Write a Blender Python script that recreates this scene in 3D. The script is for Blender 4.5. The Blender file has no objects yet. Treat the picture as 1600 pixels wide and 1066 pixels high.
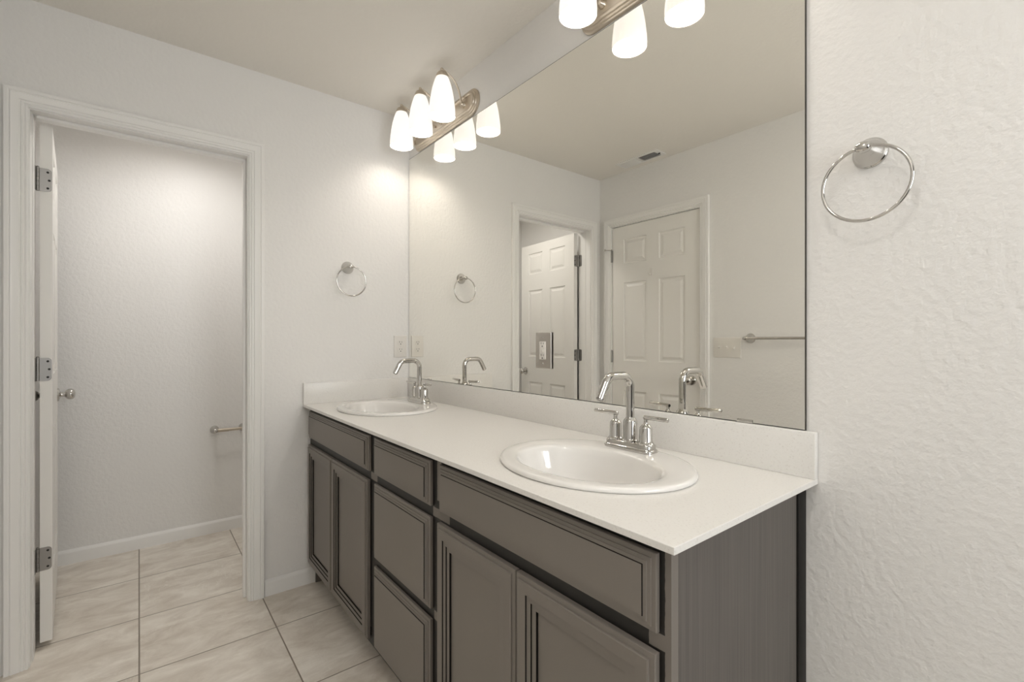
import bpy, bmesh, math
from math import pi, sin, cos, radians
from mathutils import Vector, Matrix

scene = bpy.context.scene
COL = scene.collection

# ------------------------------------------------------------------ camera
CAMX, CAMY, CAMZ = 2.4376, -1.1981, 1.1916
cd = bpy.data.cameras.new('camera')
cam = bpy.data.objects.new('camera', cd)
COL.objects.link(cam)
cam.location = (CAMX, CAMY, CAMZ)
cam.rotation_euler = (pi / 2, 0, radians(90 - 38.4476))
cd.sensor_width = 36.0
cd.lens = 734.35 / 1600 * 36
cd.clip_start = 0.02
scene.camera = cam

# ------------------------------------------------------------------ exposure, world
vs = scene.view_settings
vs.view_transform = 'Standard'
vs.look = 'None'
vs.gamma = 1.0
vs.use_curve_mapping = False
vs.exposure = 0.22
w = bpy.data.worlds.new('world')
scene.world = w
w.use_nodes = True
w.node_tree.nodes['Background'].inputs[0].default_value = (0.96, 0.985, 1.0, 1)
w.node_tree.nodes['Background'].inputs[1].default_value = 9.6    # overcast daylight for the added, unseen window behind the camera

SHADE_EMIT = 0.72      # frosted glass shades
BULB_W = 1.5           # the bulb inside each shade
CEIL_FILL_W = 4.2          # added ceiling fill light, unseen behind the camera
WC_W = 4.0             # ceiling light of the toilet room

# ------------------------------------------------------------------ dimensions
CE = 2.4384            # ceiling
W = 1.6217             # room depth (mirror wall y=0, opposite wall y=-W)
YA, YB, DZ = -1.5135, -0.8035, 2.0416   # toilet-room opening in wall x=0
CX0, CX1, CZ = 0.114, 0.836, 2.050      # closed door in wall y=-W
WT = 0.115             # wall thickness
WCX = -1.0065          # far wall of the toilet room
BX = 3.9               # wall behind the camera
HC = 0.8821            # counter top
CD, CL, CT = 0.5706, 2.0378, 0.0125

# ------------------------------------------------------------------ node helpers
def new_mat(name):
    m = bpy.data.materials.new(name)
    m.use_nodes = True
    nt = m.node_tree
    return m, nt, nt.nodes['Principled BSDF']

def pr(name, col, rough=0.5, metal=0.0, spec=0.5, coat=0.0):
    m, nt, b = new_mat(name)
    b.inputs['Base Color'].default_value = (*col, 1)
    b.inputs['Roughness'].default_value = rough
    b.inputs['Metallic'].default_value = metal
    b.inputs['Specular IOR Level'].default_value = spec
    b.inputs['Coat Weight'].default_value = coat
    b.inputs['Coat Roughness'].default_value = 0.08
    return m

def add_bump(m, scale, strength, dist, detail=3, stretch=None, kind='noise'):
    nt = m.node_tree
    b = nt.nodes['Principled BSDF']
    tc = nt.nodes.new('ShaderNodeTexCoord')
    mp = nt.nodes.new('ShaderNodeMapping')
    if stretch: mp.inputs['Scale'].default_value = stretch
    n = nt.nodes.new('ShaderNodeTexNoise')
    n.inputs['Scale'].default_value = scale
    n.inputs['Detail'].default_value = detail
    bp = nt.nodes.new('ShaderNodeBump')
    bp.inputs['Strength'].default_value = strength
    bp.inputs['Distance'].default_value = dist
    nt.links.new(tc.outputs['Object'], mp.inputs[0])
    nt.links.new(mp.outputs[0], n.inputs['Vector'])
    nt.links.new(n.outputs['Fac'], bp.inputs['Height'])
    nt.links.new(bp.outputs[0], b.inputs['Normal'])
    return m

M = {}
M['wall'] = add_bump(pr('wall_paint', (0.872, 0.858, 0.835), 0.42, spec=0.35), 62, 0.55, 0.0045, 4)
M['ceiling'] = add_bump(pr('ceiling_paint', (0.90, 0.868, 0.81), 0.6, spec=0.3), 60, 0.4, 0.004, 4)
M['trim'] = pr('trim_paint', (0.91, 0.897, 0.872), 0.32, spec=0.45)
M['door'] = add_bump(pr('door_paint', (0.87, 0.85, 0.81), 0.35, spec=0.45), 30, 0.05, 0.002, 2, (12, 12, 0.6))
M['plate'] = pr('white_plastic', (0.83, 0.80, 0.75), 0.3)
M['slot'] = pr('slot_dark', (0.015, 0.013, 0.012), 0.6)
M['chrome'] = pr('polished_chrome', (0.58, 0.565, 0.54), 0.05, 1.0)
M['nickel'] = pr('brushed_nickel', (0.62, 0.55, 0.46), 0.28, 1.0)
M['hinge'] = pr('satin_steel', (0.36, 0.35, 0.335), 0.42, 1.0)
M['steel'] = pr('brushed_steel_plate', (0.52, 0.49, 0.45), 0.33, 1.0)
M['mirror'] = pr('mirror_silver', (0.96, 0.95, 0.905), 0.0, 1.0)
M['mirror_edge'] = pr('mirror_edge_dark', (0.06, 0.055, 0.045), 0.3)
M['porcelain'] = pr('porcelain', (0.85, 0.83, 0.80), 0.10, spec=0.6, coat=0.4)
M['reflect_dark'] = pr('dark_reflection_wall', (0.05, 0.047, 0.045), 0.6)  # made-up dark colour on the unseen back wall, gives chrome dark reflections
M['dark'] = pr('dark_void', (0.01, 0.009, 0.008), 0.9)

def glass():
    m = bpy.data.materials.new('added_window_glass'); m.use_nodes = True
    nt = m.node_tree; nt.nodes.clear()
    o_ = nt.nodes.new('ShaderNodeOutputMaterial'); mx = nt.nodes.new('ShaderNodeMixShader'); mx.inputs[0].default_value = .06
    t_ = nt.nodes.new('ShaderNodeBsdfTransparent'); g = nt.nodes.new('ShaderNodeBsdfGlossy'); g.inputs['Roughness'].default_value = 0.0
    nt.links.new(t_.outputs[0], mx.inputs[1]); nt.links.new(g.outputs[0], mx.inputs[2]); nt.links.new(mx.outputs[0], o_.inputs[0])
    return m
M['glass'] = glass()

# quartz with fine specks
def quartz():
    m, nt, b = new_mat('quartz')
    tc = nt.nodes.new('ShaderNodeTexCoord')
    v = nt.nodes.new('ShaderNodeTexNoise'); v.inputs['Scale'].default_value = 230; v.inputs['Detail'].default_value = 3
    r = nt.nodes.new('ShaderNodeValToRGB')
    r.color_ramp.elements[0].position = 0.30; r.color_ramp.elements[0].color = (0.74, 0.71, 0.67, 1)
    r.color_ramp.elements[1].position = 0.40; r.color_ramp.elements[1].color = (0.83, 0.81, 0.775, 1)
    e = r.color_ramp.elements.new(0.66); e.color = (0.84, 0.82, 0.785, 1)
    e = r.color_ramp.elements.new(0.72); e.color = (0.88, 0.85, 0.80, 1)
    nt.links.new(tc.outputs['Object'], v.inputs['Vector'])
    nt.links.new(v.outputs['Fac'], r.inputs[0])
    nt.links.new(r.outputs[0], b.inputs['Base Color'])
    b.inputs['Roughness'].default_value = 0.28
    return m
M['quartz'] = quartz()

# dark taupe painted wood
M['cab'] = add_bump(pr('taupe_paint', (0.205, 0.182, 0.160), 0.38, spec=0.5), 40, 0.06, 0.001, 2)
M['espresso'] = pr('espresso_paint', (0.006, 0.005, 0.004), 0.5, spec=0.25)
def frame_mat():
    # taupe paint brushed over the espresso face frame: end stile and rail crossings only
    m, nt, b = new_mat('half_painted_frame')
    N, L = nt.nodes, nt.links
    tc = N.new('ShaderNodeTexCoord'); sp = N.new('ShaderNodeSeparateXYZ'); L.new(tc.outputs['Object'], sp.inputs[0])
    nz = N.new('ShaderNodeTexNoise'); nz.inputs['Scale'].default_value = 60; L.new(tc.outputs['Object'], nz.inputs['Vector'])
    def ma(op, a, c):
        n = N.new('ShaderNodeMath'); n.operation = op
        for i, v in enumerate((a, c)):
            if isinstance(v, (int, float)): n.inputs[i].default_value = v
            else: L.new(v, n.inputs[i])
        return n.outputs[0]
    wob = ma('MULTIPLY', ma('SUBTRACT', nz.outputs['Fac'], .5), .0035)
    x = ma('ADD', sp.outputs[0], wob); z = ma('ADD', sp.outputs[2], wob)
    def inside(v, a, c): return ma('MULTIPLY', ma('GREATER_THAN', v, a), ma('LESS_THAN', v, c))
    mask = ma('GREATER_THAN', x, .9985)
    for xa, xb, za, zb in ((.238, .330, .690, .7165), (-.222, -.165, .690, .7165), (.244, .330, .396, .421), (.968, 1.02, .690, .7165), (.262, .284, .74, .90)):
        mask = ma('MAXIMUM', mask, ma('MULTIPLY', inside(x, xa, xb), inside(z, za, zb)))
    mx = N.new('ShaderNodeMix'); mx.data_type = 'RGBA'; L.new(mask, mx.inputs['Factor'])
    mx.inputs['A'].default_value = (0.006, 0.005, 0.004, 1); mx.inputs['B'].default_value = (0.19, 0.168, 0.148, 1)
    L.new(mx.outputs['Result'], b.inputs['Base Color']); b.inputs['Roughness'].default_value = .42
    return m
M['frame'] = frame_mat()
def laminate():
    m, nt, b = new_mat('grey_wood_laminate')
    tc = nt.nodes.new('ShaderNodeTexCoord')
    mp = nt.nodes.new('ShaderNodeMapping'); mp.inputs['Scale'].default_value = (150, 150, 1.5)
    n = nt.nodes.new('ShaderNodeTexNoise'); n.inputs['Scale'].default_value = 2.2; n.inputs['Detail'].default_value = 6
    r = nt.nodes.new('ShaderNodeValToRGB')
    r.color_ramp.elements[0].position = 0.33; r.color_ramp.elements[0].color = (0.088, 0.078, 0.069, 1)
    r.color_ramp.elements[1].position = 0.70; r.color_ramp.elements[1].color = (0.135, 0.120, 0.107, 1)
    nt.links.new(tc.outputs['Object'], mp.inputs[0]); nt.links.new(mp.outputs[0], n.inputs['Vector'])
    nt.links.new(n.outputs['Fac'], r.inputs[0]); nt.links.new(r.outputs[0], b.inputs['Base Color'])
    b.inputs['Roughness'].default_value = 0.45
    return m
M['laminate'] = laminate()

# floor tile: real grid of grout lines + stone veining
def tile_mat():
    m, nt, b = new_mat('stone_tile')
    N, L = nt.nodes, nt.links
    tc = N.new('ShaderNodeTexCoord')
    sep = N.new('ShaderNodeSeparateXYZ'); L.new(tc.outputs['Object'], sep.inputs[0])
    def math_(op, a, bb=None):
        n = N.new('ShaderNodeMath'); n.operation = op
        for i, v in enumerate((a, bb)):
            if v is None: continue
            if isinstance(v, (int, float)): n.inputs[i].default_value = v
            else: L.new(v, n.inputs[i])
        return n.outputs[0]
    def cell(ax, off, pitch):
        u = math_('DIVIDE', math_('SUBTRACT', ax, off), pitch)
        fr = math_('FRACT', u); fl = math_('FLOOR', u)
        d = math_('MULTIPLY', math_('MINIMUM', fr, math_('SUBTRACT', 1.0, fr)), pitch)
        return d, fl
    dx, ix = cell(sep.outputs[0], 0.295 - 20 * 0.4345, 0.4345)
    dy, iy = cell(sep.outputs[1], -1.197 - 20 * 0.4485, 0.4485)
    d = math_('MINIMUM', dx, dy)
    grout = N.new('ShaderNodeMapRange')
    L.new(d, grout.inputs[0])
    grout.inputs[1].default_value = 0.0015; grout.inputs[2].default_value = 0.0030
    # per tile offset
    comb = N.new('ShaderNodeCombineXYZ'); L.new(ix, comb.inputs[0]); L.new(iy, comb.inputs[1])
    wn = N.new('ShaderNodeTexWhiteNoise'); L.new(comb.outputs[0], wn.inputs['Vector'])
    sc = N.new('ShaderNodeVectorMath'); sc.operation = 'SCALE'; sc.inputs['Scale'].default_value = 9.0
    L.new(wn.outputs['Color'], sc.inputs[0])
    ad = N.new('ShaderNodeVectorMath'); ad.operation = 'ADD'
    L.new(tc.outputs['Object'], ad.inputs[0]); L.new(sc.outputs[0], ad.inputs[1])
    mp = N.new('ShaderNodeMapping'); mp.inputs['Rotation'].default_value = (0, 0, 0.5); mp.inputs['Scale'].default_value = (2.0, 0.9, 1)
    L.new(ad.outputs[0], mp.inputs[0])
    n1 = N.new('ShaderNodeTexNoise'); n1.inputs['Scale'].default_value = 5.5; n1.inputs['Detail'].default_value = 8
    n1.inputs['Roughness'].default_value = 0.68; n1.inputs['Distortion'].default_value = 0.6
    L.new(mp.outputs[0], n1.inputs['Vector'])
    r = N.new('ShaderNodeValToRGB')
    r.color_ramp.elements[0].position = 0.30; r.color_ramp.elements[0].color = (0.62, 0.55, 0.465, 1)
    r.color_ramp.elements[1].position = 0.70; r.color_ramp.elements[1].color = (0.93, 0.88, 0.80, 1)
    L.new(n1.outputs['Fac'], r.inputs[0])
    # thin light veins
    n2 = N.new('ShaderNodeTexNoise'); n2.inputs['Scale'].default_value = 5.0; n2.inputs['Detail'].default_value = 6
    n2.inputs['Distortion'].default_value = 1.6; n2.inputs['Roughness'].default_value = 0.6
    L.new(ad.outputs[0], n2.inputs['Vector'])
    v = math_('ABSOLUTE', math_('SUBTRACT', n2.outputs['Fac'], 0.5))
    vr = N.new('ShaderNodeMapRange'); L.new(v, vr.inputs[0])
    vr.inputs[1].default_value = 0.0; vr.inputs[2].default_value = 0.014
    vr.inputs[3].default_value = 0.55; vr.inputs[4].default_value = 0.0
    n3 = N.new('ShaderNodeTexNoise'); n3.inputs['Scale'].default_value = 3.0; L.new(ad.outputs[0], n3.inputs['Vector'])
    n3r = N.new('ShaderNodeMapRange'); L.new(n3.outputs['Fac'], n3r.inputs[0]); n3r.inputs[1].default_value = 0.47; n3r.inputs[2].default_value = 0.62
    vm = math_('MULTIPLY', vr.outputs[0], n3r.outputs[0])
    mx = N.new('ShaderNodeMix'); mx.data_type = 'RGBA'
    L.new(vm, mx.inputs['Factor']); L.new(r.outputs[0], mx.inputs['A']); mx.inputs['B'].default_value = (0.93, 0.89, 0.82, 1)
    mg = N.new('ShaderNodeMix'); mg.data_type = 'RGBA'
    L.new(grout.outputs[0], mg.inputs['Factor']); mg.inputs['A'].default_value = (0.30, 0.25, 0.20, 1)
    L.new(mx.outputs['Result'], mg.inputs['B'])
    L.new(mg.outputs['Result'], b.inputs['Base Color'])
    b.inputs['Roughness'].default_value = 0.42
    bp = N.new('ShaderNodeBump'); bp.inputs['Distance'].default_value = 0.002; bp.inputs['Strength'].default_value = 0.8
    L.new(grout.outputs[0], bp.inputs['Height']); L.new(bp.outputs[0], b.inputs['Normal'])
    return m
M['tile'] = tile_mat()

def emit_mat(name, col, strength, base):
    m, nt, b = new_mat(name)
    b.inputs['Base Color'].default_value = (*base, 1)
    b.inputs['Roughness'].default_value = 0.25
    b.inputs['Emission Color'].default_value = (*col, 1)
    b.inputs['Emission Strength'].default_value = strength
    return m
M['shade'] = emit_mat('frosted_glass', (1.0, 0.955, 0.895), SHADE_EMIT, (0.55, 0.54, 0.52))
M['bulb'] = emit_mat('bulb_glass', (1.0, 0.93, 0.84), 9.0, (0.8, 0.8, 0.8))
M['ceil_glass'] = emit_mat('ceiling_light_glass', (1.0, 0.95, 0.88), 3.0, (0.8, 0.78, 0.74))

# ------------------------------------------------------------------ mesh helpers
def BM(): return bmesh.new()

def box(bm, x0, x1, y0, y1, z0, z1, bev=0, seg=2):
    t = bmesh.new()
    r = bmesh.ops.create_cube(t, size=1)
    for v in t.verts:
        v.co = Vector((x0 + (v.co.x + .5) * (x1 - x0), y0 + (v.co.y + .5) * (y1 - y0), z0 + (v.co.z + .5) * (z1 - z0)))
    if bev: bmesh.ops.bevel(t, geom=t.edges[:], offset=bev, segments=seg, profile=0.5, affect='EDGES')
    merge(bm, t)
    return bm

def merge(bm, t, mat=None):
    me = bpy.data.meshes.new('tmp')
    if mat: bmesh.ops.transform(t, matrix=mat, verts=t.verts)
    t.to_mesh(me); t.free(); bm.from_mesh(me); bpy.data.meshes.remove(me)

def loft(bm, rings, cap0=True, cap1=True, closed=True):
    R = [[bm.verts.new(p) for p in ring] for ring in rings]
    n = len(R[0])
    for a, b in zip(R, R[1:]):
        for i in range(n if closed else n - 1):
            j = (i + 1) % n
            bm.faces.new((a[i], a[j], b[j], b[i]))
    if cap0: bm.faces.new(list(reversed(R[0])))
    if cap1: bm.faces.new(R[-1])
    return bm

def basis(d):
    d = Vector(d).normalized()
    u = d.cross(Vector((0, 0, 1)))
    if u.length < 1e-3: u = d.cross(Vector((1, 0, 0)))
    u.normalize()
    return d, u, d.cross(u).normalized()

def lathe(bm, prof, o=(0, 0, 0), d=(0, 0, 1), n=32, caps=(True, True)):
    d, u, v = basis(d); o = Vector(o)
    rings = [[o + d * h + (u * cos(2 * pi * k / n) + v * sin(2 * pi * k / n)) * max(r, 1e-5) for k in range(n)] for r, h in prof]
    return loft(bm, rings, *caps)

def tube(bm, pts, r, n=14, closed=False):
    P = [Vector(p) for p in pts]
    rs = r if isinstance(r, (list, tuple)) else [r] * len(P)
    T = []
    for i in range(len(P)):
        if closed: t = P[(i + 1) % len(P)] - P[i - 1]
        else: t = P[min(i + 1, len(P) - 1)] - P[max(i - 1, 0)]
        T.append(t.normalized())
    _, u, _ = basis(T[0])
    rings = []
    for i, p in enumerate(P):
        u = (u - T[i] * u.dot(T[i])).normalized()
        v = T[i].cross(u)
        rings.append([p + (u * cos(2 * pi * k / n) + v * sin(2 * pi * k / n)) * rs[i] for k in range(n)])
    if closed:
        rings.append(rings[0])
        R = loft(bm, rings, False, False)
        bmesh.ops.remove_doubles(bm, verts=bm.verts, dist=1e-6)
        return R
    return loft(bm, rings)

def arc(c, r, a0, a1, n, f):
    return [f(c[0] + r * cos(a0 + (a1 - a0) * k / n), c[1] + r * sin(a0 + (a1 - a0) * k / n)) for k in range(n + 1)]

def fillet(pts, rad, n=6):
    P = [Vector(p) for p in pts]; out = [P[0]]
    for i in range(1, len(P) - 1):
        a, b, c = P[i - 1], P[i], P[i + 1]
        u = (a - b).normalized(); v = (c - b).normalized()
        ang = u.angle(v); tl = rad / math.tan(ang / 2)
        s, e = b + u * tl, b + v * tl
        ctr = b + (u + v).normalized() * (rad / sin(ang / 2))
        x = (s - ctr); y = (e - ctr); th = x.angle(y)
        for k in range(n + 1):
            t = k / n
            out.append(ctr + (x * sin((1 - t) * th) + y * sin(t * th)) / sin(th))
    out.append(P[-1]); return out

def nested(bm, x0, x1, z0, z1, prof, back):
    """front slab in the xz plane facing -y: prof = (inset, y) rings from the outer edge to the centre field"""
    rings = [[(x0, back, z0), (x1, back, z0), (x1, back, z1), (x0, back, z1)]]
    for i, y in prof:
        rings.append([(x0 + i, y, z0 + i), (x1 - i, y, z0 + i), (x1 - i, y, z1 - i), (x0 + i, y, z1 - i)])
    return loft(bm, rings)

def obj(name, bm, mat, parent=None, world=False, ang=35, smooth=True):
    if world and parent is not None:
        bmesh.ops.translate(bm, vec=-parent.location, verts=bm.verts)
    bmesh.ops.recalc_face_normals(bm, faces=bm.faces)
    me = bpy.data.meshes.new(name)
    bm.to_mesh(me); bm.free()
    if smooth:
        me.shade_smooth(); me.set_sharp_from_angle(angle=radians(ang))
    if isinstance(mat, (list, tuple)):
        for m in mat: me.materials.append(m)
    else: me.materials.append(mat)
    o = bpy.data.objects.new(name, me)
    COL.objects.link(o)
    if parent: o.parent = parent
    return o

def tag(o, label=None, cat=None, group=None):
    if label: o['label'] = label
    if cat: o['category'] = cat
    if group: o['group'] = group
    return o

def thing(name, loc, label, cat, rz=0, group=None):
    o = bpy.data.objects.new(name, None)
    o.empty_display_size = 0.05
    COL.objects.link(o)
    o.location = loc; o.rotation_euler = (0, 0, rz)
    return tag(o, label, cat, group)

def struct(o):
    o['kind'] = 'structure'
    return o

def copy_tree(o, parent=None):
    c = o.copy(); COL.objects.link(c)
    if parent: c.parent = parent
    for ch in list(o.children): copy_tree(ch, c)
    return c

# ------------------------------------------------------------------ room shell
FX0, FX1, FY0, FY1 = WCX - .12, BX + .12, -1.86, .12
bm = BM(); box(bm, FX0, FX1, FY0, FY1, -.08, 0); struct(obj('floor', bm, M['tile'], smooth=False))
bm = BM(); box(bm, FX0, FX1, FY0, FY1, CE, CE + .08); struct(obj('ceiling', bm, M['ceiling'], smooth=False))
# mirror wall (y = 0)
bm = BM(); box(bm, -.0, BX, 0, .12, 0, CE); struct(obj('wall_right', bm, M['wall'], smooth=False))
# wall with the toilet-room opening (x = 0), jamb thickness 18 mm
JT = .018
jy0, jy1, jz = YA + .004, YB - .004, DZ - .004      # clear opening between jamb faces
bm = BM()
box(bm, -WT, 0, -1.74, jy0 - JT, 0, CE)
box(bm, -WT, 0, jy1 + JT, .12, 0, CE)
box(bm, -WT, 0, jy0 - JT, jy1 + JT, jz + JT, CE)
struct(obj('wall_far', bm, M['wall'], smooth=False))
# opposite wall with the closed door (y = -W)
cx0, cx1, cz = CX0 + .004, CX1 - .004, CZ - .004
bm = BM()
box(bm, 0, cx0 - JT, -W - WT, -W, 0, CE)
box(bm, cx1 + JT, BX, -W - WT, -W, 0, CE)
box(bm, cx0 - JT, cx1 + JT, -W - WT, -W, cz + JT, CE)
struct(obj('wall_left', bm, M['wall'], smooth=False))
WN = (-.85, -.05, 1.05, 2.15)     # added fill-light window, opening y0, y1, z0, z1
bm = BM()
box(bm, BX, BX + .12, -1.74, WN[0], 0, CE); box(bm, BX, BX + .12, WN[1], .12, 0, CE)
box(bm, BX, BX + .12, WN[0], WN[1], 0, WN[2]); box(bm, BX, BX + .12, WN[0], WN[1], WN[3], CE)
struct(obj('wall_back', bm, M['reflect_dark'], smooth=False))
def added_window():  # unseen window, added to light the room from behind the camera
    root = thing('added_window_1', (BX + .07, (WN[0] + WN[1]) / 2, WN[2]), None, None); struct(root)
    y0, y1, z0, z1 = WN; X = BX + .05; f = .045; ym = (y0 + y1) / 2
    bm = BM()
    box(bm, X, X + .05, y0, y0 + f, z0, z1); box(bm, X, X + .05, y1 - f, y1, z0, z1)
    box(bm, X, X + .05, y0 + f, y1 - f, z0, z0 + f); box(bm, X, X + .05, y0 + f, y1 - f, z1 - f, z1)
    box(bm, X + .005, X + .045, ym - .025, ym + .025, z0 + f, z1 - f)
    obj('added_window_frame', bm, M['plate'], root, world=True, smooth=False)
    for a, b in ((y0 + f, ym - .025), (ym + .025, y1 - f)):
        bm = BM(); box(bm, X + .022, X + .026, a, b, z0 + f, z1 - f); obj('added_window_pane', bm, M['glass'], root, world=True, smooth=False)
    bm = BM(); box(bm, BX - .03, BX + .05, y0 - .02, y1 + .02, z0 - .02, z0, .003); obj('added_window_sill', bm, M['trim'], root, world=True)
added_window()
pl = bpy.data.lights.new('added_window_portal', 'AREA'); pl.shape = 'RECTANGLE'; pl.size = WN[3] - WN[2]; pl.size_y = WN[1] - WN[0]
pl.cycles.is_portal = True
po = bpy.data.objects.new('added_window_portal', pl); COL.objects.link(po)
po.location = (BX + .11, (WN[0] + WN[1]) / 2, (WN[2] + WN[3]) / 2); po.rotation_euler = (0, pi / 2, 0)
# toilet room
WY0, WY1 = -1.665, -.20
bm = BM(); box(bm, WCX - .11, WCX, WY0 - .1, WY1 + .1, 0, CE); struct(obj('wall_toilet_far', bm, M['wall'], smooth=False))
bm = BM(); box(bm, WCX, -WT, WY1, WY1 + .1, 0, CE); struct(obj('wall_toilet_right', bm, M['wall'], smooth=False))
bm = BM(); box(bm, WCX, -WT, WY0 - .1, WY0, 0, CE); struct(obj('wall_toilet_left', bm, M['wall'], smooth=False))

# baseboards
def baseboard(name, p0, p1, nrm):
    """sweep from p0 to p1; nrm points into the room"""
    prof = [(0, 0), (.012, 0), (.012, .058), (.010, .066), (.005, .071), (.003, .075), (0, .075)]
    bm = BM()
    rings = [[(p[0] + nrm[0] * d, p[1] + nrm[1] * d, z) for d, z in prof] for p in (p0, p1)]
    loft(bm, rings)
    struct(obj(name, bm, M['trim'], ang=50))
baseboard('baseboard_toilet_far', (WCX, WY0), (WCX, WY1), (1, 0))
baseboard('baseboard_far', (0, YB + .064), (0, -.475), (1, 0))
baseboard('baseboard_left', (CX1 + .064, -W), (BX, -W), (0, 1))
baseboard('baseboard_right', (2.014, 0), (BX, 0), (0, -1))
baseboard('baseboard_toilet_left', (WCX + .012, WY0), (-WT, WY0), (0, 1))

# casing sweep: colonial profile (offset from the inner edge, proud depth)
CPROF = [(0, 0), (0, .009), (.003, .0105), (.006, .0105), (.0085, .0085), (.012, .0125), (.0165, .0125), (.019, .0105),
         (.0225, .0145), (.040, .0165), (.0435, .0175), (.0465, .0145), (.0500, .0175), (.0585, .0178), (.0615, .0165), (.062, 0)]
def casing(bm, a0, a1, z, f):
    rings = []
    for ring in ('l0', 'l1', 'r1', 'r0'):
        pts = []
        for o, d in CPROF:
            if ring == 'l0': pts.append(f(a0 - o, 0, d))
            if ring == 'l1': pts.append(f(a0 - o, z + o, d))
            if ring == 'r1': pts.append(f(a1 + o, z + o, d))
            if ring == 'r0': pts.append(f(a1 + o, 0, d))
        rings.append(pts)
    loft(bm, rings)

# trim of the toilet-room opening: both casings, jambs, stops
t1 = BM(); casing(t1, YA, YB, DZ, lambda a, z, d: (d, a, z))
struct(obj('trim_1', t1, M['trim'], ang=20))
t1 = BM(); casing(t1, YA, YB, DZ, lambda a, z, d: (-WT - d * .8, a, z))
struct(obj('trim_2', t1, M['trim'], ang=20))
t1 = BM()
e = .001
box(t1, -WT - e, e, jy0 - JT, jy0, 0, jz + JT); box(t1, -WT - e, e, jy1, jy1 + JT, 0, jz + JT); box(t1, -WT - e, e, jy0, jy1, jz, jz + JT)
struct(obj('trim_3', t1, M['trim'], smooth=False))
t1 = BM()
box(t1, -.078, -.044, jy0, jy0 + .003, 0, jz, .001); box(t1, -.078, -.044, jy1 - .011, jy1, 0, jz, .002)
box(t1, -.078, -.044, jy0 + .011, jy1 - .011, jz - .011, jz, .002)
struct(obj('trim_4', t1, M['trim'], smooth=False))
# trim of the closed door in the opposite wall
t2 = BM(); casing(t2, CX0, CX1, CZ, lambda a, z, d: (a, -W + d, z))
struct(obj('trim_5', t2, M['trim'], ang=20))
t2 = BM()
box(t2, cx0 - JT, cx0, -W - WT - e, -W + e, 0, cz + JT); box(t2, cx1, cx1 + JT, -W - WT - e, -W + e, 0, cz + JT)
box(t2, cx0, cx1, -W - WT - e, -W + e, cz, cz + JT)
struct(obj('trim_6', t2, M['trim'], smooth=False))
t2 = BM()
box(t2, cx0, cx0 + .013, -W - .085, -W - .042, 0, cz); box(t2, cx1 - .013, cx1, -W - .085, -W - .042, 0, cz)
box(t2, cx0 + .013, cx1 - .013, -W - .085, -W - .042, cz - .013, cz)
struct(obj('trim_7', t2, M['trim'], smooth=False))

# ------------------------------------------------------------------ six-panel doors
def panel_leaf(w_, h_, t_):
    """leaf in local xz (x 0..w, z 0..h), faces at y=0 (facing -y) and y=t"""
    xs = [0, .104, .104 + .1985, w_ - .104 - .1985, w_ - .104, w_]
    zs = [0, .235, .815, 1.035, 1.612, 1.752, 1.932, h_]
    bm = BM()
    def face(y, s):
        prof = [(0, 0), (.004, .007), (.016, .0075), (.034, .0015), (.040, .001)]
        for i in range(5):
            for j in range(7):
                a0, a1, b0, b1 = xs[i], xs[i + 1], zs[j], zs[j + 1]
                if i in (1, 3) and j in (1, 3, 5):
                    rings = [[(a0 + q, y + s * d, b0 + q), (a1 - q, y + s * d, b0 + q), (a1 - q, y + s * d, b1 - q), (a0 + q, y + s * d, b1 - q)] for q, d in prof]
                    loft(bm, rings, False, True)
                else:
                    bm.faces.new([bm.verts.new(p) for p in ((a0, y, b0), (a1, y, b0), (a1, y, b1), (a0, y, b1))])
    face(0, 1); face(t_, -1)
    # edges of the slab, split to match the face grid
    for (p, q) in (((0, 0), (0, 1)), ((1, 0), (1, 1))):
        x = xs[-1] * p[0] if p[0] else 0
        for j in range(7):
            bm.faces.new([bm.verts.new(v) for v in ((x, 0, zs[j]), (x, t_, zs[j]), (x, t_, zs[j + 1]), (x, 0, zs[j + 1]))])
    for z in (0, h_):
        for i in range(5):
            bm.faces.new([bm.verts.new(v) for v in ((xs[i], 0, z), (xs[i + 1], 0, z), (xs[i + 1], t_, z), (xs[i], t_, z))])
    bmesh.ops.remove_doubles(bm, verts=bm.verts, dist=1e-5)
    return bm

def knob_bm(o, d):
    bm = BM()
    lathe(bm, [(.0, 0), (.033, 0), (.033, .003), (.030, .007), (.020, .009), (.0125, .013), (.011, .022), (.0125, .027),
               (.020, .032), (.0265, .041), (.0275, .049), (.025, .057), (.018, .063), (.008, .0655), (0, .066)], o, d, 32, (False, False))
    return bm

def rounded_plate(bm, c, u, v, n, w_, h_, t_, r=.008, sides=(1, 1, 1, 1)):
    c, u, v, n = map(Vector, (c, u, v, n))
    pts = []
    for sx, sy, a0, on in ((1, 1, 0, sides[0]), (-1, 1, pi / 2, sides[1]), (-1, -1, pi, sides[2]), (1, -1, 3 * pi / 2, sides[3])):
        if on:
            cx_, cy_ = sx * (w_ / 2 - r), sy * (h_ / 2 - r)
            for k in range(6):
                a = a0 + k * pi / 10
                pts.append((cx_ + r * cos(a), cy_ + r * sin(a)))
        else: pts.append((sx * w_ / 2, sy * h_ / 2))
    loft(bm, [[c + u * x + v * y for x, y in pts], [c + u * x + v * y + n * t_ for x, y in pts]])

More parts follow.
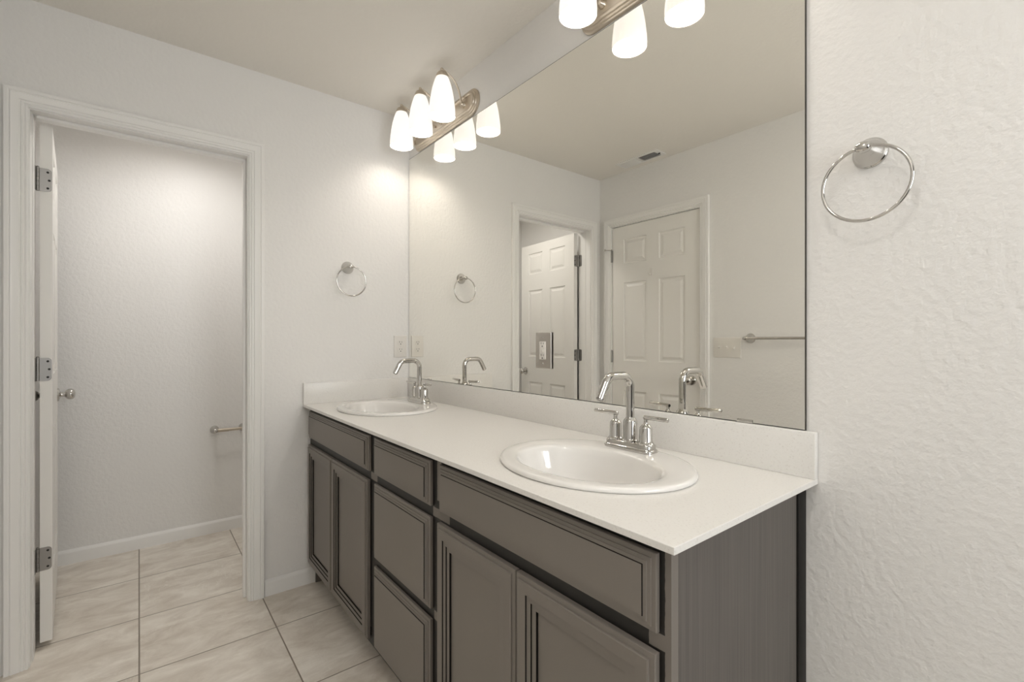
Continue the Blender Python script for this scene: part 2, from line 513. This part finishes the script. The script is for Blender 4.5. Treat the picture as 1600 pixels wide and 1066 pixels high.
# door_1: leaf swung into the toilet room (root on the hinge pin line)
ANG1 = radians(4.4)
LW, LH, LTH = .702, 2.008, .035
d1 = thing('door_1', (-.121, -1.498, .022), None, None)
struct(d1)
d1.rotation_euler = (0, 0, ANG1)
bm = panel_leaf(LW, LH, LTH)
bmesh.ops.transform(bm, matrix=Matrix.Scale(-1, 4, (1, 0, 0)), verts=bm.verts)   # leaf extends to -x
bmesh.ops.translate(bm, vec=(-.002, 0, 0), verts=bm.verts)
obj('door_leaf', bm, M['door'], d1, ang=12)
for (yy, dd) in ((LTH, (0, 1, 0)), (0, (0, -1, 0))):
    obj('door_knob', knob_bm((-LW + .058, yy, .905), dd), M['chrome'], d1)
bm = BM(); box(bm, -LW - .0035, -LW - .0018, .006, .029, .877, .933); obj('latch_plate', bm, M['chrome'], d1, smooth=False)
def screws(bm, pts, n, r=.0042):
    for p in pts: lathe(bm, [(0, 0), (r, 0), (r * .9, .0008), (0, .001)], p, n, 12, (False, False))
for zc in (1.8175, 1.0815, .345):
    z = zc - .022
    bm = BM()
    rounded_plate(bm, (-.002, .0125, z), (0, 1, 0), (0, 0, 1), (1, 0, 0), .041, .089, .0022, .012, (1, 0, 0, 1))
    h = obj('hinge', bm, M['hinge'], d1, ang=40)
    bm = BM()
    for k in range(5):
        lathe(bm, [(0, 0), (.0056, 0), (.0056, .0168), (0, .0168)], (.0015, -.0060, z - .0445 + k * .0178), (0, 0, 1), 16, (False, False))
    lathe(bm, [(0, 0), (.004, 0), (.005, .003), (.002, .006), (0, .006)], (.0015, -.0060, z + .0445), (0, 0, 1), 16, (False, False))
    obj('hinge_pin', bm, M['hinge'], h, ang=40)
    bm = BM()
    screws(bm, [(.0002, .022, z + .031), (.0002, .026, z), (.0002, .022, z - .031), ], (1, 0, 0))
    obj('screw', bm, M['slot'], h)
# matching leaves on the hinge jamb
jh = BM()
for zc in (1.8175, 1.0815, .345):
    rounded_plate(jh, (-.1005, jy0, zc), (1, 0, 0), (0, 0, 1), (0, 1, 0), .030, .089, .0018, .010, (1, 0, 0, 1))
struct(obj('trim_8', jh, M['hinge'], ang=40))

# door_2: closed, flush in the opposite wall
d2 = thing('door_2', (cx0 + .003, -W - .040, .012), None, None); struct(d2)
w2 = cx1 - cx0 - .0065
obj('door_leaf', panel_leaf(w2, cz - .016, .035), M['door'], d2, ang=12)
obj('door_knob', knob_bm((w2 - .058, .035, .925), (0, 1, 0)), M['chrome'], d2)
for zc in (1.83, 1.075, .34):
    bm = BM(); box(bm, -.006, .004, .0352, .0368, zc - .0565, zc + .0325)
    h = obj('hinge', bm, M['hinge'], d2, smooth=False)
    bm = BM(); lathe(bm, [(0, 0), (.006, 0), (.006, .089), (.003, .094), (0, .094)], (-.0015, .043, zc - .0565), (0, 0, 1), 16, (False, False))
    obj('hinge_pin', bm, M['hinge'], h, ang=40)
    if zc > 1.5:
        bm = BM()
        tube(bm, [(-.0015, .043, zc + .036), (-.022, .066, zc + .036), (-.036, .078, zc + .036)], .0035, 10)
        tube(bm, [(-.0015, .043, zc + .036), (.012, .060, zc + .036)], .0035, 10)
        lathe(bm, [(0, 0), (.008, 0), (.008, .008), (0, .008)], (-.034, .076, zc + .036), (-.7, .7, 0), 14, (False, False))
        obj('door_stop', bm, M['chrome'], h)
# small white hook stuck on the closed door
hk = thing('adhesive_hook', (.472 - .010, -W - .005, 1.665), 'small white adhesive hook stuck on the closed six-panel door', 'hook')
bm = BM(); rounded_plate(bm, (0, 0, .012), (1, 0, 0), (0, 0, 1), (0, 1, 0), .018, .055, .004, .008)
obj('backplate', bm, M['plate'], hk)
bm = BM(); tube(bm, [(0, .003, .0), (0, .014, -.010), (0, .024, -.008), (0, .027, .004)], [.005, .0045, .004, .003], 10)
obj('prong', bm, M['plate'], hk)

# ------------------------------------------------------------------ vanity cabinet
FR = -.535          # face-frame plane
FF = -.554          # face of doors and drawers
van = thing('vanity_cabinet', (1.0, -.27, 0), 'long dark taupe vanity cabinet under the white double-sink counter', 'cabinet')
XL, XR = .004, 2.010
TOP = HC - CT
def vp(name, bm, mat='cab', **k): return obj(name, bm, M[mat], van, world=True, **k)
bm = BM(); box(bm, XR - .016, XR, FR + .0205, -.046, .0, TOP, .0006, 1); vp('side_panel', bm, 'laminate', smooth=False)
bm = BM(); box(bm, XR - .030, XR + .004, -.044, -.001, 0, TOP, .002); vp('scribe_moulding', bm, 'espresso', ang=50)
bm = BM()
box(bm, XL, XL + .016, FR + .0205, -.002, .0, TOP)
box(bm, XL + .017, XR - .017, FR + .0205, -.012, .092, .106)
box(bm, XL + .017, XR - .031, -.011, -.002, .092, TOP - .002)
box(bm, .792, .808, FR + .0205, -.013, .107, TOP - .003); box(bm, 1.256, 1.272, FR + .0205, -.013, .107, TOP - .003)
vp('carcass', bm, smooth=False)
bm = BM()
def rail(x0, x1, z0, z1): box(bm, x0, x1, FR, FR + .020, z0, z1)
FB = .088
rail(XL, .030, FB, TOP); rail(XR - .035, XR, 0, TOP); rail(.778, .835, FB, TOP); rail(1.228, 1.300, FB, TOP)
for a, b in ((.030, .778), (.835, 1.228), (1.300, XR - .035)):
    rail(a, b, .836, TOP); rail(a, b, FB, FB + .030); rail(a, b, .672, .730)
rail(.835, 1.228, .392, .430)
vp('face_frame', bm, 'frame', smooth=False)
bm = BM(); box(bm, XL + .017, XR - .017, -.475, -.460, 0, .091); vp('toe_kick', bm, smooth=False)
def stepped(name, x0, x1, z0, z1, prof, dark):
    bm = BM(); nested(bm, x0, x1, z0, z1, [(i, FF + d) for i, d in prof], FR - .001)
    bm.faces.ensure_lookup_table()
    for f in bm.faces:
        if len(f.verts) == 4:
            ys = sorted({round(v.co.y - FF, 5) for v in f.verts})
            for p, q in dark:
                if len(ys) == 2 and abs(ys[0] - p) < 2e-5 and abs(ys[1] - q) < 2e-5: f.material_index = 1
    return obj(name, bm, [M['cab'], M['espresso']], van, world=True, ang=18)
DP = [(0, .0105), (.001, .0090), (.0085, .0082), (.0090, .0060), (.0150, .0052), (.0156, .0030), (.0215, .0024), (.0223, .0), (.024, -.0002)]
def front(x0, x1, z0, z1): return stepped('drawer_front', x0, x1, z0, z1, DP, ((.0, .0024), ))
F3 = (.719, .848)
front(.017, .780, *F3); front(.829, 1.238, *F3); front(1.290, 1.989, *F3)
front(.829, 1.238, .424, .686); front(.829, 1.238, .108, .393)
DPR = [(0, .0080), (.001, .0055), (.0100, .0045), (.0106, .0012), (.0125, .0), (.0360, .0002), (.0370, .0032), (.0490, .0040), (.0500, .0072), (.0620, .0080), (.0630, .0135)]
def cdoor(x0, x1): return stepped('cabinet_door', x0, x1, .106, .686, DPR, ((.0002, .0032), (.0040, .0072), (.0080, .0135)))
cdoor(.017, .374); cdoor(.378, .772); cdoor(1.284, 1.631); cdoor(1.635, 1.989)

# ------------------------------------------------------------------ countertop with two oval cut-outs
SX = (.385, 1.632); SY = -.300; SA, SB = .262, .215
bm = BM()
edges = []
def loop(pts):
    vs_ = [bm.verts.new(p) for p in pts]
    for a, b in zip(vs_, vs_[1:] + vs_[:1]): edges.append(bm.edges.new((a, b)))
x0, x1, y0, y1 = .0015, CL, -CD, -.0015
loop([(x0, y0, TOP), (x1, y0, TOP), (x1, y1, TOP), (x0, y1, TOP)])
for s in SX:
    loop([(s + (SA - .035) * cos(-2 * pi * k / 64), SY + (SB - .035) * sin(-2 * pi * k / 64), TOP) for k in range(64)])
bmesh.ops.triangle_fill(bm, edges=edges, use_beauty=True, use_dissolve=False)
r = bmesh.ops.extrude_face_region(bm, geom=bm.faces[:])
bmesh.ops.translate(bm, vec=(0, 0, CT), verts=[v for v in r['geom'] if isinstance(v, bmesh.types.BMVert)])
bmesh.ops.recalc_face_normals(bm, faces=bm.faces)
sharp = [e_ for e_ in bm.edges if len(e_.link_faces) == 2 and e_.calc_face_angle() > 1.2 and (abs(e_.verts[0].co.x - x1) < 1e-4 and abs(e_.verts[1].co.x - x1) < 1e-4 or abs(e_.verts[0].co.y - y0) < 1e-4 and abs(e_.verts[1].co.y - y0) < 1e-4)]
bmesh.ops.bevel(bm, geom=sharp, offset=.0012, segments=2, profile=.5, affect='EDGES')
ct = tag(obj('countertop', bm, M['quartz'], smooth=False), 'long white speckled quartz countertop with two oval sinks', 'countertop')
bm = BM(); box(bm, .0015, CL, -.0205, -.0015, HC, .9862, .0014)
tag(obj('backsplash', bm, M['quartz']), 'long white quartz backsplash strip under the big mirror', 'backsplash')
bm = BM(); box(bm, .0015, .0205, -CD, -.0210, HC, .9862, .0014)
tag(obj('side_splash', bm, M['quartz']), 'short white quartz splash strip on the wall beside the far sink', 'backsplash')

# ------------------------------------------------------------------ drop-in sinks
def make_sink():
    root = thing('sink', (SX[0], SY, HC), 'white oval drop-in sink at the far end of the counter by the outlet', 'sink', group=None)
    n = 72
    # (a, b, z, y shift)
    P = [(SA - .040, SB - .040, -.0005, 0), (SA - .003, SB - .003, .0003, 0), (SA, SB, .003, 0), (SA - .0005, SB - .0005, .0075, 0), (SA - .004, SB - .004, .0112, 0), (SA - .009, SB - .009, .0125, 0),
         (SA - .020, SB - .020, .0128, -.001), (SA - .036, SB - .040, .0122, -.008), (SA - .050, SB - .062, .0110, -.022), (.2015, .143, .0080, -.028), (.1975, .139, .002, -.028), (.193, .1345, -.012, -.027),
         (.184, .126, -.040, -.025), (.168, .112, -.075, -.020), (.138, .091, -.105, -.012), (.095, .063, -.124, -.004), (.050, .037, -.131, 0), (.024, .024, -.133, 0)]
    bm = BM()
    rings = [[(a * cos(2 * pi * k / n), sh + b * sin(2 * pi * k / n), z) for k in range(n)] for a, b, z, sh in P]
    # underside shell
    under = [[(a * 1.0 * cos(2 * pi * k / n), sh + b * sin(2 * pi * k / n), z) for k in range(n)] for a, b, z, sh in
             [(.030, .030, -.143, 0), (.100, .068, -.134, -.004), (.146, .099, -.113, -.012), (.177, .121, -.080, -.020), (.194, .136, -.042, -.024), (.2035, .1455, -.014, -.024), (SA - .040, SB - .040, -.0005, 0)]]
    loft(bm, under + rings, True, True)
    bmesh.ops.remove_doubles(bm, verts=bm.verts, dist=1e-6)
    obj('basin', bm, M['porcelain'], root, ang=60)
    bm = BM(); lathe(bm, [(0, 0), (.021, 0), (.021, .002), (.016, .003), (.0155, .0015), (.011, .0015), (.0105, .006), (0, .0075)], (0, 0, -.1328), (0, 0, 1), 28, (False, False))
    obj('drain', bm, M['chrome'], root)
    return root
sink = make_sink()
s2 = copy_tree(sink); s2.location = (SX[1], SY, HC)
tag(s2, 'white oval drop-in sink nearest the camera by the counter end', 'sink')

# ------------------------------------------------------------------ faucets
def stadium(w_, h_, r, n=8):
    out = []
    for sx, sy, a0 in ((1, 1, 0), (-1, 1, pi / 2), (-1, -1, pi), (1, -1, 3 * pi / 2)):
        for k in range(n + 1):
            a = a0 + k * pi / 2 / n
            out.append((sx * (w_ - r) + r * cos(a), sy * (h_ - r) + r * sin(a)))
    return out
def make_faucet():
    root = thing('faucet', (.378, -.135, HC + .0122), 'chrome two-handle centerset faucet on the far sink next to the outlet corner', 'faucet')
    bm = BM()
    lv = [(.078, .0265, .017, -.002), (.0785, .027, .018, .002), (.0785, .027, .018, .0055), (.0755, .0245, .016, .0085), (.074, .023, .015, .0095), (.0735, .0225, .015, .019), (.0715, .0205, .014, .0215), (.070, .019, .013, .022)]
    loft(bm, [[(x, y, z) for x, y in stadium(a, b, r)] for a, b, r, z in lv])
    obj('base', bm, M['chrome'], root, ang=50)
    bm = BM()
    lathe(bm, [(0, .019), (.0215, .019), (.0215, .026), (.0195, .028), (.0190, .030), (.0190, .076), (.0175, .080), (.0135, .085), (.0125, .087), (0, .087)], (0, 0, 0), (0, 0, 1), 36, (False, False))
    obj('spout_body', bm, M['chrome'], root, ang=40)
    bm = BM()
    pts = fillet([(0, 0, .082), (0, 0, .203), (0, -.094, .203), (0, -.126, .146)], .033, 10)
    tube(bm, pts, .0113, 24)
    obj('spout', bm, M['chrome'], root, ang=50)
    bm = BM()
    d = Vector((0, -.032, -.057)).normalized()
    lathe(bm, [(0, 0), (.0085, 0), (.0085, .0025), (0, .0025)], (0, -.126, .146), d, 20, (False, False))
    obj('aerator', bm, M['hinge'], root)
    for s in (-1, 1):
        bm = BM()
        lathe(bm, [(0, .019), (.0215, .019), (.0215, .024), (.0185, .027), (.0170, .030), (.0165, .064), (.0150, .068), (.0095, .074), (.0065, .076), (.0055, .080), (.0060, .088), (0, .088)],
              (s * .051, 0, 0), (0, 0, 1), 32, (False, False))
        h = obj('handle', bm, M['chrome'], root, ang=40)
        bm = BM()
        tube(bm, [(s * .044, .002, .092), (s * .046, .0015, .092), (s * .085, -.002, .093), (s * .121, -.006, .094), (s * .1225, -.006, .094)], [.0048, .0058, .0058, .0058, .0048], 18)
        obj('lever', bm, M['chrome'], h, ang=50)
    bm = BM(); tube(bm, [(0, .019, .015), (0, .019, .048)], .0022, 10); lathe(bm, [(0, 0), (.004, 0), (.0045, .003), (.004, .006), (0, .007)], (0, .019, .048), (0, 0, 1), 14, (False, False))
    obj('lift_rod', bm, M['chrome'], root)
    return root
fau = make_faucet()
f2 = copy_tree(fau); f2.location = (1.624, -.135, HC + .0122)
tag(f2, 'chrome two-handle centerset faucet on the sink nearest the camera', 'faucet')

# ------------------------------------------------------------------ mirror with clips
MX0, MX1, MZ0, MZ1, MY = .004, 2.0124, .9886, 2.2123, -.006
mir = thing('mirror', (1.0, -.001, MZ0), 'large frameless wall mirror above the double vanity', 'mirror')
bm = BM(); box(bm, MX0, MX1, MY, -.0008, MZ0, MZ1)
for f in bm.faces: f.material_index = 0 if f.normal.y < -.9 else 1
me_f = [f for f in bm.faces]
o = obj('glass', bm, [M['mirror'], M['mirror_edge']], mir, world=True, smooth=False)
for p in o.data.polygons: p.material_index = 0 if p.normal.y < -.9 else 1
bm = BM()
b_ = .0022
box(bm, MX0 - .001, MX1 + b_, MY + .0008, -.0008, MZ0 - .0018, MZ0); box(bm, MX0 - .001, MX1 + b_, MY + .0008, -.0008, MZ1, MZ1 + .0022)
box(bm, MX1, MX1 + b_, MY + .0008, -.0008, MZ0, MZ1)
obj('edge_channel', bm, M['mirror_edge'], mir, world=True, smooth=False)
for xc in (.241, 1.877):
    bm = BM(); box(bm, xc - .019, xc + .019, MY - .0035, MY - .0005, MZ0 - .0015, MZ0 + .0065, .0008); obj('clip', bm, M['chrome'], mir, world=True)

# ------------------------------------------------------------------ wall plates
def receptacle_holes(bm, cx_, z, s=1.0, y=0):
    for dx, w_, h_ in ((-.0064, .0019, .0075), (.0064, .0019, .0062)):
        box(bm, cx_ + dx * s - w_ * s / 2, cx_ + dx * s + w_ * s / 2, y - .0004, y, z + .0015, z + .0015 + h_ * s)
    lathe(bm, [(0, 0), (.0027 * s, 0), (.0027 * s, .0004), (0, .0004)], (cx_, y, z - .0062), (0, -1, 0), 12, (False, False))
def bevel_plate(bm, w_, h_, y0, t_, bev=.004):
    nested(bm, -w_ / 2, w_ / 2, -h_ / 2, h_ / 2, [(0, y0 - t_ * .35), (bev * .35, y0 - t_ * .8), (bev, y0 - t_)], y0)
# duplex outlet on the far wall (local frame: wall at y=0, faces -y)
ou = thing('wall_outlet', (0.0003, -.0585, 1.161), 'white duplex wall outlet on the far wall beside the mirror edge', 'outlet', rz=pi / 2)
bm = BM(); bevel_plate(bm, .076, .120, 0, .0055); obj('cover_plate', bm, M['plate'], ou, ang=25)
for zc in (.020, -.020):
    bm = BM()
    pts = [(x, z) for x, z in stadium(.0165, .0145, .0105, 6)]
    loft(bm, [[(x, -.005, z + zc) for x, z in pts], [(x, -.0075, z + zc) for x, z in pts]]); s_ = obj('socket', bm, M['plate'], ou, ang=40)
    bm = BM(); receptacle_holes(bm, 0, zc, 1.0, -.0075); obj('slots', bm, M['slot'], s_, smooth=False)
bm = BM(); lathe(bm, [(0, 0), (.003, 0), (.0025, .001), (0, .0012)], (0, -.0055, 0), (0, -1, 0), 12, (False, False)); obj('screw', bm, M['plate'], ou)
# GFCI outlet mounted through the mirror, steel plate standing off the glass
go = thing('wall_outlet', (1.1335, MY, 1.1565), 'white outlet in a brushed steel plate mounted on the mirror', 'outlet')
bm = BM(); bevel_plate(bm, .085, .135, -.0035, .006, .005); obj('cover_plate', bm, M['steel'], go, ang=25)
bm = BM(); box(bm, -.036, .036, -.0034, -.0002, -.060, .060); obj('mounting_box', bm, M['dark'], go, smooth=False)
bm = BM(); box(bm, -.0165, .0165, -.0125, -.0090, -.0335, .0335, .001); dv = obj('socket_face', bm, M['plate'], go)
for zz in (.0215, -.0225):
    bm = BM(); receptacle_holes(bm, 0, zz, 1.0, -.0126); obj('slots', bm, M['slot'], dv, smooth=False)
for z0, z1 in ((.0010, .0050), (-.0055, -.0015)):
    bm = BM(); box(bm, -.006, .006, -.0136, -.0120, z0, z1, .0006); obj('test_button', bm, M['plate'], dv)
for zc in (.0485, -.0485):
    bm = BM(); lathe(bm, [(0, 0), (.0034, 0), (.003, .001), (0, .0012)], (0, -.0094, zc), (0, -1, 0), 14, (False, False))
    obj('screw', bm, M['chrome'], go)
# triple switch on the opposite wall (faces +y -> rotate by pi)
sw = thing('light_switch', (1.0105, -W - .0003 + .0006, 1.1515), 'white triple toggle light switch plate beside the closed door', 'switch', rz=pi)
bm = BM(); bevel_plate(bm, .170, .122, 0, .0055); obj('cover_plate', bm, M['plate'], sw, ang=25)
for i, up in ((-1, 1), (0, 1), (1, 1)):
    up = -1 if i == -1 else 1
    bm = BM(); xc = i * .0460
    box(bm, xc - .005, xc + .005, -.0062, -.005, -.012, .012)
    t_ = BM(); box(t_, -.0042, .0042, -.017, 0, -.0045, .0045, .001)
    merge(bm, t_, Matrix.Translation((xc, -.005, 0)) @ Matrix.Rotation(radians(-28 * up), 4, 'X'))
    obj('toggle', bm, M['plate'], sw)
for i in (-1, 0, 1):
    for zz in (.030, -.030):
        bm = BM(); lathe(bm, [(0, 0), (.0028, 0), (.0025, .001), (0, .0012)], (i * .046, -.0055, zz), (0, -1, 0), 12, (False, False))
        obj('screw', bm, M['plate'], sw)

# ------------------------------------------------------------------ towel rings
def make_towel_ring():
    root = thing('towel_ring', (2.134, 0, 1.584), 'round chrome towel ring on the wall right of the mirror', 'towel ring')
    bm = BM()
    lathe(bm, [(0, 0), (.031, 0), (.0315, .003), (.030, .006), (.0275, .008), (.0265, .012), (.023, .020), (.016, .030), (.011, .038), (.009, .044), (0, .046)], (0, -.0003, 0), (0, -1, 0), 36, (False, False))
    obj('mount', bm, M['chrome'], root, ang=50)
    bm = BM()
    lathe(bm, [(0, -.013), (.006, -.013), (.0095, -.010), (.0115, -.004), (.0115, .004), (.0095, .010), (.006, .013), (0, .013)], (0, -.050, .000), (1, 0, 0), 28, (False, False))
    obj('knuckle', bm, M['chrome'], root, ang=50)
    R = .0745
    bm = BM()
    tube(bm, [(.004 + R * sin(2 * pi * k / 64), -.052, -R + .0 + R * cos(2 * pi * k / 64)) for k in range(64)], .0034, 12, True)
    obj('ring', bm, M['chrome'], root)
    return root
tr = make_towel_ring()
tr2 = copy_tree(tr); tr2.location = (0, -.352, 1.571); tr2.rotation_euler = (0, 0, pi / 2)
tag(tr2, 'small round chrome towel ring on the far wall above the far sink', 'towel ring')

# towel bar on the opposite wall (local faces -y, rotated by pi)
tb = thing('towel_bar', (1.45, -W, 1.207), 'long chrome towel bar on the wall right of the light switches', 'towel bar', rz=pi)
bm = BM(); tube(bm, [(-.315, -.062, 0), (.315, -.062, 0)], .0075, 16); obj('bar', bm, M['chrome'], tb)
for s in (-1, 1):
    bm = BM()
    lathe(bm, [(0, 0), (.029, 0), (.029, .003), (.026, .007), (.020, .016), (.012, .030), (.010, .045), (.012, .055), (.012, .066), (.008, .071), (0, .072)], (s * .300, -.0003, 0), (0, -1, 0), 30, (False, False))
    obj('post', bm, M['chrome'], tb, ang=50)

# toilet paper holder in the toilet room (wall at x = WCX, faces +x)
tp = thing('toilet_paper_holder', (WCX, -.752, .640), 'empty chrome toilet paper holder on the toilet-room wall', 'toilet paper holder', rz=pi / 2)
for s in (-1, 1):
    bm = BM()
    lathe(bm, [(0, 0), (.024, 0), (.0245, .003), (.022, .007), (.016, .016), (.010, .028), (.009, .042), (0, .044)], (s * .078, -.0003, 0), (0, -1, 0), 28, (False, False))
    lathe(bm, [(0, -.014), (.007, -.014), (.013, -.008), (.0145, 0), (.013, .008), (.007, .014), (0, .014)], (s * .078, -.052, 0), (1, 0, 0), 24, (False, False))
    obj('post', bm, M['chrome'], tp, ang=50)
bm = BM(); tube(bm, [(-.066, -.052, 0), (-.008, -.052, 0), (-.007, -.052, 0), (-.0065, -.052, 0), (.066, -.052, 0)], [.0108, .0108, .0108, .0088, .0088], 18); obj('roller', bm, M['nickel'], tp, ang=50)

# ------------------------------------------------------------------ ceiling register
vr_ = thing('ceiling_vent', (.462, -1.5025, CE), 'white rectangular ceiling air vent above the closed door', 'vent')
VL, VW = .335, .112
bm = BM()
zt, zb = -.0002, -.0055
for a in ((-VL / 2, VL / 2, -VW / 2, -VW / 2 + .018), (-VL / 2, VL / 2, VW / 2 - .018, VW / 2), (-VL / 2, -VL / 2 + .028, -VW / 2 + .018, VW / 2 - .018), (VL / 2 - .028, VL / 2, -VW / 2 + .018, VW / 2 - .018), (-.006, .006, -VW / 2 + .018, VW / 2 - .018)):
    box(bm, a[0], a[1], a[2], a[3], zb, zt)
obj('frame', bm, M['trim'], vr_, smooth=False)
bm = BM(); box(bm, -VL / 2 + .028, VL / 2 - .028, -VW / 2 + .018, VW / 2 - .018, -.0008, -.0002); obj('duct_opening', bm, M['slot'], vr_, smooth=False)
for s in (-1, 1):
    bm = BM()
    for k in range(11):
        xc = s * (.014 + k * .0118 + .004)
        t_ = BM(); box(t_, -.0006, .0006, -VW / 2 + .018, VW / 2 - .018, -.0065, .0065)
        merge(bm, t_, Matrix.Translation((xc, 0, -.0062)) @ Matrix.Rotation(radians(-48 if s > 0 else 42), 4, 'Y'))
    obj('louvers', bm, M['trim'], vr_, smooth=False)
bm = BM(); box(bm, VL / 2 - .022, VL / 2 - .010, -.003, .003, -.012, -.004, .001); obj('damper_lever', bm, M['slot'], vr_)

# ------------------------------------------------------------------ vanity lights
def make_sconce():
    ZC = 2.2825
    root = thing('vanity_light', (.385, 0, ZC), 'three-shade nickel vanity light above the far sink', 'vanity light')
    lv = [(.312, .0610, 0.0), (.312, .0610, .006), (.309, .0585, .009), (.305, .0545, .011), (.303, .0525, .011), (.301, .0505, .0155), (.297, .0465, .018), (.295, .0445, .018),
          (.293, .0425, .0225), (.289, .0385, .025), (.284, .0335, .025), (.280, .0295, .022), (.279, .0285, .018)]
    bm = BM()
    rings = []
    for a, b, d in lv: rings.append([(x, -.0005 - d, z) for x, z in stadium(a, b, b - .0001, 14)])
    loft(bm, rings)
    obj('backplate', bm, M['nickel'], root, ang=30)
    for sx in (-.062, .062):
        bm = BM(); lathe(bm, [(0, 0), (.005, 0), (.007, .004), (.006, .009), (0, .012)], (sx, -.0185, 0), (0, -1, 0), 16, (False, False))
        obj('cap_nut', bm, M['nickel'], root)
    for sx in (-.2075, 0, .2075):
        bm = BM()
        pts = [(sx, -.030, .000), (sx, -.034, .014), (sx, -.038, .036), (sx, -.047, .063), (sx, -.063, .089), (sx, -.085, .109), (sx, -.110, .121), (sx, -.133, .1265)]
        sm = []
        P = [Vector(p) for p in pts]
        for i in range(len(P) - 1):
            p0, p1, p2, p3 = P[max(i - 1, 0)], P[i], P[i + 1], P[min(i + 2, len(P) - 1)]
            for k in range(4):
                t = k / 4
                sm.append(.5 * ((2 * p1) + (p2 - p0) * t + (2 * p0 - 5 * p1 + 4 * p2 - p3) * t * t + (3 * p1 - p0 - 3 * p2 + p3) * t ** 3))
        sm.append(P[-1])
        tube(bm, sm, .0048, 12)
        lathe(bm, [(0, 0), (.015, 0), (.0135, .006), (.009, .012), (.0075, .018), (0, .020)], (sx, -.018, .002), (0, -1, 0), 20, (False, False))
        bmesh.ops.create_uvsphere(bm, u_segments=16, v_segments=10, radius=.0078, matrix=Matrix.Translation((sx, -.134, .1265)))
        obj('arm', bm, M['nickel'], root, ang=60)
        bm = BM()
        lathe(bm, [(0, .1185), (.004, .1185), (.012, .1170), (.0195, .1130), (.0250, .1060), (.0280, .0980), (.0292, .089), (.0275, .089), (.0, .092)], (sx, -.133, 0), (0, 0, 1), 32, (False, False))
        obj('socket_cap', bm, M['nickel'], root, ang=50)
        bm = BM()
        lathe(bm, [(.0270, .092), (.0330, .078), (.0400, .056), (.0470, .028), (.0530, -.008), (.0575, -.046), (.0588, -.070), (.0584, -.0845), (.0572, -.0845),
                   (.0568, -.070), (.0555, -.046), (.0510, -.008), (.0450, .028), (.0380, .056), (.0300, .080)], (sx, -.133, 0), (0, 0, 1), 40, (False, False))
        sh = obj('lamp_shade', bm, M['shade'], root, ang=60)
        bm = BM()
        lathe(bm, [(0, .07), (.010, .07), (.012, .055), (.020, .035), (.024, .015), (.022, -.002), (.013, -.012), (0, -.015)], (sx, -.133, 0), (0, 0, 1), 24, (False, False))
        obj('bulb', bm, M['bulb'], sh)
        ld = bpy.data.lights.new('bulb_light', 'POINT'); ld.energy = BULB_W; ld.color = (1.0, .93, .85); ld.shadow_soft_size = .022
        lo = bpy.data.objects.new('bulb_light', ld); COL.objects.link(lo); lo.parent = root; lo.location = (sx, -.133, -.042)
    return root
sc1 = make_sconce()
sc2 = copy_tree(sc1); sc2.location = (1.632, 0, 2.2825)
tag(sc2, 'three-shade nickel vanity light above the sink nearest the camera', 'vanity light')

# ------------------------------------------------------------------ ceiling lights
def ceiling_light(loc, watts, label, r=.17, col=(1.0, .95, .88)):
    root = thing('ceiling_light', loc, label, 'ceiling light')
    bm = BM(); lathe(bm, [(0, 0), (r + .01, 0), (r + .012, -.012), (r + .002, -.022), (0, -.022)], (0, 0, -.0003), (0, 0, 1), 40, (False, False)); obj('canopy', bm, M['nickel'], root, ang=40)
    bm = BM(); lathe(bm, [(r, -.020), (r * .95, -.045), (r * .75, -.068), (r * .4, -.082), (0, -.086)], (0, 0, 0), (0, 0, 1), 40, (True, False)); obj('lamp_shade', bm, M['ceil_glass'], root, ang=60)
    ld = bpy.data.lights.new('lamp', 'AREA'); ld.shape = 'DISK'; ld.size = r * 2; ld.energy = watts; ld.color = col; ld.spread = radians(170)
    lo = bpy.data.objects.new('lamp', ld); COL.objects.link(lo); lo.parent = root; lo.location = (0, 0, -.09)
    return root
ceiling_light((2.35, -1.38, CE), CEIL_FILL_W, 'round frosted ceiling fill light added unseen behind the camera')  # added fill fixture out of view, evens out the room light
ceiling_light((-.45, -.95, CE), WC_W, 'round frosted ceiling light inside the toilet room', .12, (1.0, .97, .94))

# ------------------------------------------------------------------ groups of repeats
for a, b, g in ((sink, s2, 'drop-in sinks in the double vanity'), (fau, f2, 'faucets of the double vanity'), (tr, tr2, 'chrome towel rings'), (sc1, sc2, 'three-shade vanity lights above the mirror'), (ou, go, 'electrical outlets around the mirror')):
    a['group'] = g; b['group'] = g
